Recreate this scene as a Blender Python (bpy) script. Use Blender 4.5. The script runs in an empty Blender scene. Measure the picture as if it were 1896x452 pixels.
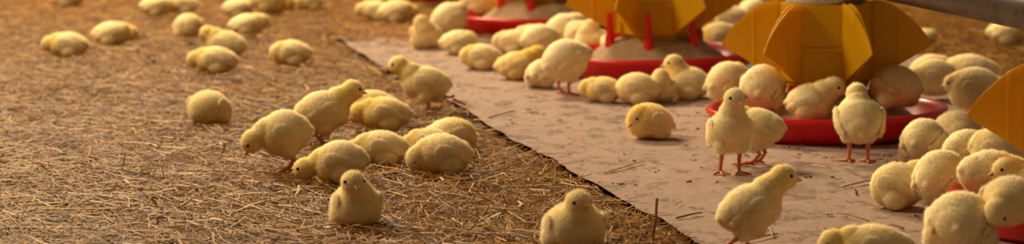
import bpy, bmesh, math, random
import numpy as np
from mathutils import Vector, Matrix, Euler, noise

SC = bpy.context.scene
COL = SC.collection
R = math.radians

# ------------------------------------------------------------------ camera, world, lights, exposure
W_, H_ = 1896, 452
F_ = 5400.0
PITCH = R(6.99)
CH = 0.528
HORIZON = H_ / 2 - F_ * math.tan(PITCH)
cam_d = bpy.data.cameras.new('camera')
cam = bpy.data.objects.new('camera', cam_d)
COL.objects.link(cam)
cam_d.sensor_width = 36.0
cam_d.lens = F_ / W_ * 36.0
cam.location = (0, 0, CH)
cam.rotation_euler = (math.pi / 2 - PITCH, 0, 0)
cam_d.clip_start = 0.05
cam_d.dof.use_dof = True
cam_d.dof.focus_distance = 3.50
cam_d.dof.aperture_fstop = 7.0
SC.camera = cam

vs = SC.view_settings
vs.view_transform = 'Standard'
vs.look = 'None'
vs.gamma = 1.0
vs.use_curve_mapping = False
vs.exposure = 0.24
SC.cycles.use_denoising = True

wd = bpy.data.worlds.new('barn_air')
SC.world = wd
wd.use_nodes = True
wd.node_tree.nodes['Background'].inputs[0].default_value = (1.0, 0.72, 0.44, 1)
wd.node_tree.nodes['Background'].inputs[1].default_value = 0.12


def area(name, loc, target, sx, sy, power, col):
    l = bpy.data.lights.new(name, 'AREA')
    l.shape = 'RECTANGLE'
    l.size, l.size_y = sx, sy
    l.energy = power
    l.color = col
    o = bpy.data.objects.new(name, l)
    COL.objects.link(o)
    o.location = loc
    d = Vector(target) - Vector(loc)
    o.rotation_euler = d.to_track_quat('-Z', 'Y').to_euler()
    return o


area('ceiling_lamp_row_far', (-1.6, 7.6, 2.9), (0.1, 4.3, 0), 1.8, 0.7, 190, (1.0, 0.77, 0.46))
area('ceiling_lamp_row_near', (-2.7, 4.0, 2.7), (0.2, 4.2, 0), 1.2, 0.8, 72, (1.0, 0.78, 0.48))


def at(px, py, z=0.0):
    """ground point seen at a pixel of the 1896x452 frame"""
    x = (px - W_ / 2) / F_
    y = (py - H_ / 2) / F_
    d = Vector((x, math.cos(PITCH) - y * math.sin(PITCH), -math.sin(PITCH) - y * math.cos(PITCH)))
    t = (z - CH) / d.z
    return Vector((d.x * t, d.y * t, z))


# ------------------------------------------------------------------ node helpers
def material(name):
    m = bpy.data.materials.new(name)
    m.use_nodes = True
    nt = m.node_tree
    for n in list(nt.nodes):
        nt.nodes.remove(n)
    out = nt.nodes.new('ShaderNodeOutputMaterial')
    return m, nt, out


def N(nt, kind, **kw):
    n = nt.nodes.new(kind)
    for k, v in kw.items():
        if k.startswith('i_'):
            n.inputs[k[2:].replace('_', ' ')].default_value = v
        else:
            setattr(n, k, v)
    return n


def noise_node(nt, scale, detail=4, rough=0.55, src='Object', stretch=None):
    tc = N(nt, 'ShaderNodeTexCoord')
    v = tc.outputs[src]
    if stretch:
        mp = N(nt, 'ShaderNodeMapping')
        mp.inputs['Scale'].default_value = stretch
        nt.links.new(v, mp.inputs[0])
        v = mp.outputs[0]
    n = N(nt, 'ShaderNodeTexNoise')
    n.inputs['Scale'].default_value = scale
    n.inputs['Detail'].default_value = detail
    n.inputs['Roughness'].default_value = rough
    nt.links.new(v, n.inputs['Vector'])
    return n


def ramp(nt, src, stops):
    r = N(nt, 'ShaderNodeValToRGB')
    e = r.color_ramp.elements
    while len(e) < len(stops):
        e.new(0.5)
    for i, (p, c) in enumerate(stops):
        e[i].position = p
        e[i].color = (*c, 1) if len(c) == 3 else c
    nt.links.new(src, r.inputs[0])
    return r


def bump(nt, src, strength, dist):
    b = N(nt, 'ShaderNodeBump')
    b.inputs['Strength'].default_value = strength
    b.inputs['Distance'].default_value = dist
    nt.links.new(src, b.inputs['Height'])
    return b


def plastic(name, c1, c2, rough=0.35, nscale=25, trans=0.0, bstr=0.1, dust=None):
    m, nt, out = material(name)
    p = N(nt, 'ShaderNodeBsdfPrincipled')
    n = noise_node(nt, nscale, 5, 0.6)
    r = ramp(nt, n.outputs[0], [(0.3, c1), (0.7, c2)])
    col = r.outputs[0]
    if dust:
        n2 = noise_node(nt, nscale * 2.2, 6, 0.7)
        r2 = ramp(nt, n2.outputs[0], [(0.5, (0, 0, 0)), (0.72, (1, 1, 1))])
        mx = N(nt, 'ShaderNodeMix', data_type='RGBA')
        nt.links.new(r2.outputs[0], mx.inputs[0])
        nt.links.new(col, mx.inputs[6])
        mx.inputs[7].default_value = (*dust, 1)
        col = mx.outputs[2]
    nt.links.new(col, p.inputs['Base Color'])
    p.inputs['Roughness'].default_value = rough
    b = bump(nt, n.outputs[0], bstr, 0.002)
    nt.links.new(b.outputs[0], p.inputs['Normal'])
    if trans > 0:
        t = N(nt, 'ShaderNodeBsdfTranslucent')
        nt.links.new(col, t.inputs[0])
        mixs = N(nt, 'ShaderNodeMixShader')
        mixs.inputs[0].default_value = trans
        nt.links.new(p.outputs[0], mixs.inputs[1])
        nt.links.new(t.outputs[0], mixs.inputs[2])
        nt.links.new(mixs.outputs[0], out.inputs[0])
    else:
        nt.links.new(p.outputs[0], out.inputs[0])
    return m


M = {}
M['yellow'] = plastic('yellow_plastic', (0.88, 0.54, 0.002), (0.93, 0.61, 0.004), 0.5, 14, 0.42, 0.05)
M['red'] = plastic('red_plastic', (0.62, 0.006, 0.008), (0.75, 0.012, 0.012), 0.28, 18, 0.0, 0.05)
M['pipe'] = plastic('dusty_galvanised_pipe', (0.19, 0.17, 0.16), (0.27, 0.245, 0.235), 0.36, 22, 0.0, 0.1, (0.16, 0.12, 0.085))
M['pipe'].node_tree.nodes['Principled BSDF'].inputs['Metallic'].default_value = 0.7
M['tube'] = plastic('dusty_drop_tube', (0.12, 0.07, 0.035), (0.2, 0.13, 0.07), 0.7, 40, 0.0, 0.2)
M['twig'] = plastic('dry_twig', (0.22, 0.11, 0.045), (0.34, 0.19, 0.08), 0.7, 90, 0.0, 0.3)
M['pale_straw'] = plastic('pale_straw', (0.62, 0.44, 0.2), (0.78, 0.6, 0.34), 0.35, 90, 0.0, 0.2)
M['leg'] = plastic('chick_leg_skin', (0.55, 0.14, 0.04), (0.66, 0.21, 0.075), 0.5, 160, 0.0, 0.3)
M['beak'] = plastic('chick_beak', (0.74, 0.30, 0.14), (0.82, 0.42, 0.24), 0.4, 120, 0.0, 0.1)
M['eye'] = plastic('chick_eye', (0.006, 0.005, 0.004), (0.012, 0.009, 0.007), 0.12, 20, 0.0, 0.0)


def down_material(name, strand):
    m, nt, out = material(name)
    a = N(nt, 'ShaderNodeAttribute', attribute_name='down_tone')
    g = N(nt, 'ShaderNodeAttribute', attribute_name='lie')
    vt = N(nt, 'ShaderNodeVectorTransform', vector_type='NORMAL', convert_from='OBJECT', convert_to='WORLD')
    nt.links.new(g.outputs['Vector'], vt.inputs[0])
    oi = N(nt, 'ShaderNodeObjectInfo')
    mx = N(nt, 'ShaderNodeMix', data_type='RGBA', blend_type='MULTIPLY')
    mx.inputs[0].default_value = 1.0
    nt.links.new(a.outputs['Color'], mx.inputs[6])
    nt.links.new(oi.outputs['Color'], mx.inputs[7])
    d = N(nt, 'ShaderNodeBsdfDiffuse')
    nt.links.new(mx.outputs[2], d.inputs[0])
    nt.links.new(vt.outputs[0], d.inputs['Normal'])
    if not strand:
        nt.links.new(d.outputs[0], out.inputs[0])
        return m
    # a strand of down is thin: light arriving on either side of the ribbon counts
    neg = N(nt, 'ShaderNodeVectorMath', operation='SCALE')
    neg.inputs['Scale'].default_value = -1
    nt.links.new(vt.outputs[0], neg.inputs[0])
    t = N(nt, 'ShaderNodeBsdfTranslucent')
    nt.links.new(mx.outputs[2], t.inputs[0])
    nt.links.new(neg.outputs[0], t.inputs['Normal'])
    ad = N(nt, 'ShaderNodeAddShader')
    nt.links.new(d.outputs[0], ad.inputs[0])
    nt.links.new(t.outputs[0], ad.inputs[1])
    tr = N(nt, 'ShaderNodeBsdfTransparent')
    ms = N(nt, 'ShaderNodeMixShader')
    ms.inputs[0].default_value = 0.45
    nt.links.new(ad.outputs[0], ms.inputs[1])
    nt.links.new(tr.outputs[0], ms.inputs[2])
    nt.links.new(ms.outputs[0], out.inputs[0])
    return m


M['down'] = down_material('chick_down', False)
M['strand'] = down_material('chick_down_strands', True)


def straw_material():
    m, nt, out = material('cut_straw')
    a = N(nt, 'ShaderNodeAttribute', attribute_name='straw_tone')
    p = N(nt, 'ShaderNodeBsdfPrincipled')
    n = noise_node(nt, 220, 2, 0.5, stretch=(1, 1, 1))
    r = ramp(nt, n.outputs[0], [(0.3, (0.7, 0.7, 0.7)), (0.7, (1.0, 1.0, 1.0))])
    mx = N(nt, 'ShaderNodeMix', data_type='RGBA', blend_type='MULTIPLY')
    mx.inputs[0].default_value = 1.0
    nt.links.new(a.outputs['Color'], mx.inputs[6])
    nt.links.new(r.outputs[0], mx.inputs[7])
    nt.links.new(mx.outputs[2], p.inputs['Base Color'])
    p.inputs['Roughness'].default_value = 0.46
    p.inputs['Specular IOR Level'].default_value = 0.12
    nt.links.new(p.outputs[0], out.inputs[0])
    return m


def litter_material():
    m, nt, out = material('litter_floor')
    p = N(nt, 'ShaderNodeBsdfPrincipled')
    n = noise_node(nt, 60, 8, 0.72)
    r = ramp(nt, n.outputs[0], [(0.30, (0.06, 0.026, 0.007)), (0.5, (0.22, 0.12, 0.045)), (0.72, (0.44, 0.27, 0.125))])
    nt.links.new(r.outputs[0], p.inputs['Base Color'])
    p.inputs['Roughness'].default_value = 0.8
    p.inputs['Specular IOR Level'].default_value = 0.1
    b = bump(nt, n.outputs[0], 0.9, 0.01)
    nt.links.new(b.outputs[0], p.inputs['Normal'])
    nt.links.new(p.outputs[0], out.inputs[0])
    return m


def paper_material():
    m, nt, out = material('kraft_paper')
    p = N(nt, 'ShaderNodeBsdfPrincipled')
    n = noise_node(nt, 9, 6, 0.65)
    r = ramp(nt, n.outputs[0], [(0.3, (0.41, 0.27, 0.225)), (0.7, (0.50, 0.345, 0.29))])
    # scattered smears of droppings
    n2 = noise_node(nt, 34, 5, 0.62, stretch=(1, 0.6, 1))
    r2 = ramp(nt, n2.outputs[0], [(0.53, (0, 0, 0)), (0.60, (1, 1, 1))])
    n4 = noise_node(nt, 150, 3, 0.6)
    r4 = ramp(nt, n4.outputs[0], [(0.36, (0.15, 0.15, 0.15)), (0.54, (1, 1, 1))])
    mul = N(nt, 'ShaderNodeMath', operation='MULTIPLY')
    nt.links.new(r2.outputs[0], mul.inputs[0])
    nt.links.new(r4.outputs[0], mul.inputs[1])
    mul2 = N(nt, 'ShaderNodeMath', operation='MULTIPLY')
    nt.links.new(mul.outputs[0], mul2.inputs[0])
    mul2.inputs[1].default_value = 0.9
    mx = N(nt, 'ShaderNodeMix', data_type='RGBA')
    nt.links.new(mul2.outputs[0], mx.inputs[0])
    nt.links.new(r.outputs[0], mx.inputs[6])
    mx.inputs[7].default_value = (0.17, 0.11, 0.06, 1)
    # feed dust
    n3 = noise_node(nt, 14, 6, 0.7)
    r3 = ramp(nt, n3.outputs[0], [(0.52, (0, 0, 0)), (0.7, (0.55, 0.55, 0.55))])
    mx2 = N(nt, 'ShaderNodeMix', data_type='RGBA')
    nt.links.new(r3.outputs[0], mx2.inputs[0])
    nt.links.new(mx.outputs[2], mx2.inputs[6])
    mx2.inputs[7].default_value = (0.50, 0.33, 0.19, 1)
    nt.links.new(mx2.outputs[2], p.inputs['Base Color'])
    p.inputs['Roughness'].default_value = 0.8
    n5 = noise_node(nt, 260, 3, 0.6)
    b = bump(nt, n5.outputs[0], 0.25, 0.0015)
    b2 = bump(nt, n3.outputs[0], 0.5, 0.012)
    nt.links.new(b.outputs[0], b2.inputs['Normal'])
    nt.links.new(b2.outputs[0], p.inputs['Normal'])
    nt.links.new(p.outputs[0], out.inputs[0])
    return m


def crumb_material(name, c1, c2, c3, scale=420):
    m, nt, out = material(name)
    p = N(nt, 'ShaderNodeBsdfPrincipled')
    n = noise_node(nt, scale, 4, 0.7)
    r = ramp(nt, n.outputs[0], [(0.33, c1), (0.5, c2), (0.68, c3)])
    nt.links.new(r.outputs[0], p.inputs['Base Color'])
    p.inputs['Roughness'].default_value = 0.85
    b = bump(nt, n.outputs[0], 1.0, 0.004)
    nt.links.new(b.outputs[0], p.inputs['Normal'])
    nt.links.new(p.outputs[0], out.inputs[0])
    return m


M['straw'] = straw_material()
M['litter'] = litter_material()
M['paper'] = paper_material()
M['feed'] = crumb_material('feed_crumble', (0.34, 0.20, 0.09), (0.66, 0.45, 0.25), (0.82, 0.62, 0.40))
M['dropping'] = crumb_material('dried_dropping', (0.11, 0.07, 0.035), (0.21, 0.14, 0.075), (0.36, 0.25, 0.15), 260)


# ------------------------------------------------------------------ object helpers
def tag(o, label=None, cat=None, group=None, kind=None):
    if label: o['label'] = label
    if cat: o['category'] = cat
    if group: o['group'] = group
    if kind: o['kind'] = kind
    return o


def mesh_np(name, verts, faces, mat, smooth=False, parent=None):
    me = bpy.data.meshes.new(name)
    me.from_pydata([tuple(v) for v in verts], [], [tuple(f) for f in faces])
    me.validate()
    if mat: me.materials.append(mat)
    if smooth:
        me.polygons.foreach_set('use_smooth', [True] * len(me.polygons))
    o = bpy.data.objects.new(name, me)
    COL.objects.link(o)
    if parent: o.parent = parent
    return o


def fast_mesh(name, verts, faces_flat, fsize, mat):
    """big mesh from numpy: every face has fsize corners"""
    me = bpy.data.meshes.new(name)
    nv, nf = len(verts), len(faces_flat) // fsize
    me.vertices.add(nv)
    me.vertices.foreach_set('co', np.asarray(verts, np.float32).ravel())
    me.loops.add(nf * fsize)
    me.loops.foreach_set('vertex_index', np.asarray(faces_flat, np.int32))
    me.polygons.add(nf)
    me.polygons.foreach_set('loop_start', np.arange(0, nf * fsize, fsize, dtype=np.int32))
    me.polygons.foreach_set('loop_total', np.full(nf, fsize, np.int32))
    me.update(calc_edges=True)
    me.materials.append(mat)
    return me


def empty(name, loc, rz=0, rot=None):
    o = bpy.data.objects.new(name, None)
    o.empty_display_size = 0.03
    COL.objects.link(o)
    o.location = loc
    o.rotation_euler = rot if rot else (0, 0, rz)
    return o


def lathe(name, prof, mat, n=64, parent=None, smooth=True):
    vs_, fs_ = [], []
    m = len(prof)
    for i in range(n):
        a = 2 * math.pi * i / n
        for r, z in prof:
            vs_.append((r * math.cos(a), r * math.sin(a), z))
    for i in range(n):
        j = (i + 1) % n
        for k in range(m - 1):
            fs_.append((i * m + k, j * m + k, j * m + k + 1, i * m + k + 1))
    return mesh_np(name, vs_, fs_, mat, smooth, parent)


def tube_geo(path, radii, n=8):
    """verts, faces of a closed-ended tube through points"""
    vs_, fs_ = [], []
    P = [Vector(p) for p in path]
    for i, p in enumerate(P):
        if i == 0: d = P[1] - P[0]
        elif i == len(P) - 1: d = P[-1] - P[-2]
        else: d = P[i + 1] - P[i - 1]
        d.normalize()
        up = Vector((0, 0, 1)) if abs(d.z) < 0.9 else Vector((1, 0, 0))
        s = d.cross(up).normalized()
        u = s.cross(d).normalized()
        for k in range(n):
            a = 2 * math.pi * k / n
            q = p + (s * math.cos(a) + u * math.sin(a)) * radii[i]
            vs_.append(tuple(q))
    for i in range(len(P) - 1):
        for k in range(n):
            l = (k + 1) % n
            fs_.append((i * n + k, i * n + l, (i + 1) * n + l, (i + 1) * n + k))
    fs_.append(tuple(reversed(range(n))))
    fs_.append(tuple((len(P) - 1) * n + k for k in range(n)))
    return vs_, fs_


def merge_geo(parts):
    V, F = [], []
    for v, f in parts:
        b = len(V)
        V += v
        F += [tuple(i + b for i in q) for q in f]
    return V, F


# ------------------------------------------------------------------ setting: litter floor, paper
rng = np.random.default_rng(7)
random.seed(7)
VPX = -340.0


def floor():
    nx, ny = 150, 150
    xs = np.linspace(-6, 6, nx)
    ys = np.linspace(-1, 14, ny)
    V = [(x, y, 0.003 * noise.noise(Vector((x * 3, y * 3, 0))) - 0.004) for y in ys for x in xs]
    F = [(j * nx + i, j * nx + i + 1, (j + 1) * nx + i + 1, (j + 1) * nx + i) for j in range(ny - 1) for i in range(nx - 1)]
    o = mesh_np('floor', V, F, M['litter'], True)
    tag(o, kind='structure')


floor()

PZ = 0.012      # height of the paper's upper face above the packed litter
# left edge of the paper, traced on the ground from far to near, then off the frame
edge_px = [(612, 52), (648, 86), (683, 108), (722, 131), (790, 164), (868, 205), (905, 232), (948, 258), (990, 279),
           (1022, 291), (1050, 314), (1092, 336), (1135, 358), (1180, 386), (1222, 402), (1262, 430), (1292, 449),
           (1345, 478), (1420, 520)]
E = [at(x, y, PZ) for x, y in edge_px]
row_dir = (at(2030, 425) - at(1003, 58)).normalized()
perp = Vector((row_dir.y, -row_dir.x, 0))
if perp.x < 0: perp = -perp
E.append(E[-1] + row_dir * 1.5)


def resample(P, n):
    L = [0]
    for i in range(1, len(P)): L.append(L[-1] + (P[i] - P[i - 1]).length)
    out = []
    for k in range(n):
        t = L[-1] * k / (n - 1)
        j = min(max([i for i in range(len(L)) if L[i] <= t]), len(P) - 2)
        f = (t - L[j]) / (L[j + 1] - L[j])
        out.append(P[j].lerp(P[j + 1], f))
    return out


EL = resample(E, 700)
right_ref = at(1400, 33)
PW = (right_ref - EL[150]).dot(perp)


def paper():
    n = len(EL)
    m = 150
    V, F = [], []
    for i, p in enumerate(EL):
        # ragged edge
        jag = 0.003 * noise.noise(Vector((i * 0.11, 0, 0))) + 0.0018 * noise.noise(Vector((i * 0.45, 3, 0)))
        wid = PW - (p - EL[150]).dot(perp)
        for j in range(m):
            t = (j / (m - 1)) ** 1.6
            q = p + perp * (wid * t + jag * (1 - t))
            e = min(t * wid, 0.05) / 0.05
            z = PZ + 0.0022 * noise.noise(Vector((q.x * 8, q.y * 8, 1))) * (0.3 + e * 0.7)
            z += (1 - e) ** 2 * (0.0005 + 0.006 * max(0, noise.noise(Vector((i * 0.05, 7, 0)))))
            far = (p - EL[0]).length
            if far < 0.08: z -= (0.08 - far) * 0.2
            V.append((q.x, q.y, z))
    for i in range(n - 1):
        for j in range(m - 1):
            F.append((i * m + j, (i + 1) * m + j, (i + 1) * m + j + 1, i * m + j + 1))
    o = mesh_np('feeding_paper', V, F, M['paper'], True)
    md = o.modifiers.new('thick', 'SOLIDIFY')
    md.thickness = 0.0016
    md.offset = -1
    tag(o, 'long pinkish brown paper sheet laid over the straw under the feeders', 'paper')


paper()

# polygon test for "under the paper"
poly = np.array([(p.x, p.y) for p in EL[::10]] + [(p.x, p.y) for p in
                [EL[-1] + perp * (PW - (EL[-1] - EL[150]).dot(perp)), EL[0] + perp * (PW - (EL[0] - EL[150]).dot(perp))]])


def inside(x, y):
    c = np.zeros(len(x), bool)
    n = len(poly)
    j = n - 1
    for i in range(n):
        xi, yi = poly[i]
        xj, yj = poly[j]
        k = ((yi > y) != (yj > y)) & (x < (xj - xi) * (y - yi) / (yj - yi + 1e-12) + xi)
        c ^= k
        j = i
    return c


def straw_mesh(name, x, y, z, L, w, yaw, tilt, col):
    """V-section curved strips, 3 stations x 3 verts"""
    n = len(x)
    bend = rng.normal(0, 0.06, n) * L
    V = np.zeros((n, 9, 3), np.float32)
    dx, dy = np.cos(yaw), np.sin(yaw)
    for s in range(3):
        u = (s - 1) * 0.5
        bx = -dy * (bend if s == 1 else 0)
        by = dx * (bend if s == 1 else 0)
        cx = x + dx * u * L * np.cos(tilt) + bx
        cy = y + dy * u * L * np.cos(tilt) + by
        cz = z + u * L * np.sin(tilt)
        for k in range(3):
            o = (k - 1) * 0.5 * w
            V[:, s * 3 + k, 0] = cx - dy * o
            V[:, s * 3 + k, 1] = cy + dx * o
            V[:, s * 3 + k, 2] = cz + (w * 0.32 if k == 1 else 0)
    q = []
    for s in range(2):
        for k in range(2):
            q.append([s * 3 + k, (s + 1) * 3 + k, (s + 1) * 3 + k + 1, s * 3 + k + 1])
    q = np.array(q).ravel()
    F = (np.arange(n)[:, None] * 9 + q[None, :]).ravel()
    me = fast_mesh(name, V.reshape(-1, 3), F, 4, M['straw'])
    ca = me.color_attributes.new('straw_tone', 'FLOAT_COLOR', 'POINT')
    c4 = np.ones((n, 9, 4), np.float32)
    c4[:, :, :3] = col[:, None, :]
    ca.data.foreach_set('color', c4.ravel())
    o = bpy.data.objects.new(name, me)
    COL.objects.link(o)
    return o


def straw_tones(n):
    pal = np.array([(0.47, 0.25, 0.05), (0.31, 0.135, 0.021), (0.13, 0.048, 0.007), (0.62, 0.39, 0.11), (0.85, 0.67, 0.38), (0.40, 0.18, 0.028)])
    p = [0.22, 0.24, 0.25, 0.10, 0.025, 0.165]
    c = pal[rng.choice(len(pal), n, p=p)]
    return np.clip(c * np.array((1.04, 0.88, 0.58)) * rng.uniform(0.75, 1.2, (n, 1)), 0, 1)


def straw_bed():
    n = 150000
    # denser towards the near side where single stalks can be told apart
    y = 2.7 + rng.random(n) ** 1.5 * 5.2
    half = 0.24 + y * 0.215
    x = rng.uniform(-1, 1, n) * half
    L = np.clip(rng.lognormal(math.log(0.020), 0.55, n), 0.006, 0.085)
    w = np.clip(rng.lognormal(math.log(0.0014), 0.40, n), 0.0006, 0.0042)
    yaw = rng.uniform(0, math.pi, n)
    tilt = rng.normal(0, 0.20, n)
    z = rng.random(n) ** 1.3 * 0.011 + 0.001
    tilt = np.abs(np.clip(tilt, -0.7, 0.7)) * np.where(L > 0.035, 0.3, 1.0)
    z = z + np.sin(tilt) * L * 0.5 * 0.6
    ins = inside(x, y)
    # keep stalks away from the paper except for those tucked under its edge
    near = inside(x - 0.012 * perp.x, y) | ins
    keep = ~ins
    z = np.where(near, np.minimum(z, 0.006), z)
    tilt = np.where(near, tilt * 0.2, tilt)
    sel = keep
    # a last loose layer of broader, longer stalks
    big = rng.random(n) < 0.045
    L = np.where(big, np.clip(L * 2.2, 0.02, 0.095), L)
    w = np.where(big, np.clip(w * 1.5, 0.0014, 0.0038), w)
    z = np.where(big & ~near, 0.0095 + rng.random(n) * 0.004, z)
    tilt = np.where(big, rng.normal(0, 0.07, n), tilt)
    o = straw_mesh('straw_bedding', x[sel], y[sel], z[sel], L[sel], w[sel], yaw[sel], tilt[sel], straw_tones(sel.sum()))
    tag(o, 'golden brown chopped straw bedding covering the barn floor', 'straw', kind='stuff')
    # the far end of the paper disappears under scattered straw
    m = 9000
    u = np.abs(rng.normal(0, 0.16, m))
    t = rng.uniform(-0.02, 1.0, m)
    x = EL[0].x + row_dir.x * u + perp.x * t * PW
    y = EL[0].y + row_dir.y * u + perp.y * t * PW
    L = np.clip(rng.lognormal(math.log(0.02), 0.5, m), 0.006, 0.06)
    o = straw_mesh('scattered_straw', x, y, PZ + 0.002 + rng.random(m) * 0.004, L, rng.uniform(0.001, 0.0035, m), rng.uniform(0, 3.14, m), rng.normal(0, 0.05, m), straw_tones(m))
    tag(o, 'brown straw strewn thinly over the far end of the paper', 'straw', kind='stuff')
    # loose bits on the paper
    m = 900
    i = rng.integers(0, len(EL) - 60, m)
    t = rng.random(m) ** 1.4
    P = np.array([(EL[k].x, EL[k].y) for k in i])
    x = P[:, 0] + perp.x * t * PW
    y = P[:, 1] + perp.y * t * PW
    L = np.clip(rng.lognormal(math.log(0.009), 0.6, m), 0.003, 0.04)
    w = rng.uniform(0.0006, 0.0018, m)
    k = inside(x, y)
    o = straw_mesh('straw_bits', x[k], y[k], np.full(k.sum(), PZ + 0.0030), L[k], w[k], rng.uniform(0, 3.14, k.sum()), rng.normal(0, 0.02, k.sum()), straw_tones(k.sum()))
    tag(o, 'thin scatter of short straw bits lying loose on the paper', 'straw', kind='stuff')


straw_bed()


def droppings():
    V, F = [], []
    ico = bmesh.new()
    bmesh.ops.create_icosphere(ico, subdivisions=1, radius=1)
    iv = [v.co.copy() for v in ico.verts]
    jf = [[v.index for v in f.verts] for f in ico.faces]
    ico.free()
    for _ in range(420):
        k = random.randrange(0, len(EL) - 60)
        t = random.random()
        c = EL[k] + perp * (0.02 + t * (PW - 0.05))
        yaw = random.uniform(0, math.pi)
        nn = random.randint(2, 6)
        for q in range(nn):
            o = Vector((random.gauss(0, 0.006), random.gauss(0, 0.0035), 0))
            o.rotate(Euler((0, 0, yaw)))
            s = random.uniform(0.0008, 0.0024)
            b = len(V)
            for v in iv:
                r = 1 + 0.4 * noise.noise(v * 2 + Vector((_, q, 0)))
                p = Vector((v.x * s * random.uniform(1.0, 1.8) * r, v.y * s * r, v.z * s * 0.35 * r))
                p.rotate(Euler((0, 0, yaw)))
                V.append((c.x + o.x + p.x, c.y + o.y + p.y, PZ + 0.0010 + p.z))
            F += [tuple(i + b for i in f) for f in jf]
    o = mesh_np('droppings', V, F, M['dropping'], True)
    tag(o, 'small dark dried droppings and crumbs scattered over the paper', 'droppings', kind='stuff')


droppings()


# ------------------------------------------------------------------ feeders
def resting(prof): return prof


TOPZ = [(0, 0.187), (0.2, 0.1845), (0.37, 0.178), (0.57, 0.166), (0.78, 0.150), (0.9, 0.138), (1.0, 0.1245)]


def interp(t, tab):
    for i in range(len(tab) - 1):
        if t <= tab[i + 1][0]:
            f = (t - tab[i][0]) / (tab[i + 1][0] - tab[i][0])
            return tab[i][1] * (1 - f) + tab[i + 1][1] * f
    return tab[-1][1]


def petal_mesh():
    """upright window panel with two wings that flare out to a point, arched above and slanting in below"""
    cols = []      # (radial x, tangential y, ztop, zbot, in_window)
    wing = []
    for w in (0.0, 0.1, 0.2, 0.3, 0.38, 0.40, 0.43, 0.45, 0.5, 0.57, 0.65, 0.72, 0.78, 0.84, 0.9, 0.95, 1.0):
        x = 0.062 + (0.1285 - 0.062) * w
        y = 0.029 + (0.0735 - 0.029) * w
        off = 0.0007 if 0.40 <= w <= 0.43 else 0.0
        x += off * 0.55
        y -= off * 0.83
        wing.append((x, y, interp(w, TOPZ), 0.077 + (0.1235 - 0.077) * w, False))
    for c in reversed(wing): cols.append((c[0], -c[1], c[2], c[3], False))
    for y in (-0.0275, -0.02, -0.01, 0, 0.01, 0.02, 0.0275):
        cols.append((0.0575, y, 0.1845, 0.076, True))
    for c in wing: cols.append(c)
    rows = [0.0, 0.12, 0.25, 0.36, 0.408, 0.412, 0.43, 0.448, 0.452, 0.5, 0.62, 0.75, 0.88, 1.0]
    V, F = [], []
    for x, y, zt, zb, win in cols:
        for t in rows:
            rib = 0.0040 if (win and 0.411 <= t <= 0.449) else 0.0
            V.append((x + rib, y, zb + (zt - zb) * t))
    m = len(rows)
    for i in range(len(cols) - 1):
        for k in range(m - 1):
            F.append((i * m + k, (i + 1) * m + k, (i + 1) * m + k + 1, i * m + k + 1))
    me = bpy.data.meshes.new('grille_panel')
    me.from_pydata(V, [], F)
    me.materials.append(M['yellow'])
    bm = bmesh.new()
    bm.from_mesh(me)
    bmesh.ops.recalc_face_normals(bm, faces=bm.faces)
    bmesh.ops.solidify(bm, geom=bm.faces[:], thickness=0.0020)
    bm.to_mesh(me)
    bm.free()
    return me


PETAL = petal_mesh()
feeder_label = {}


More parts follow.
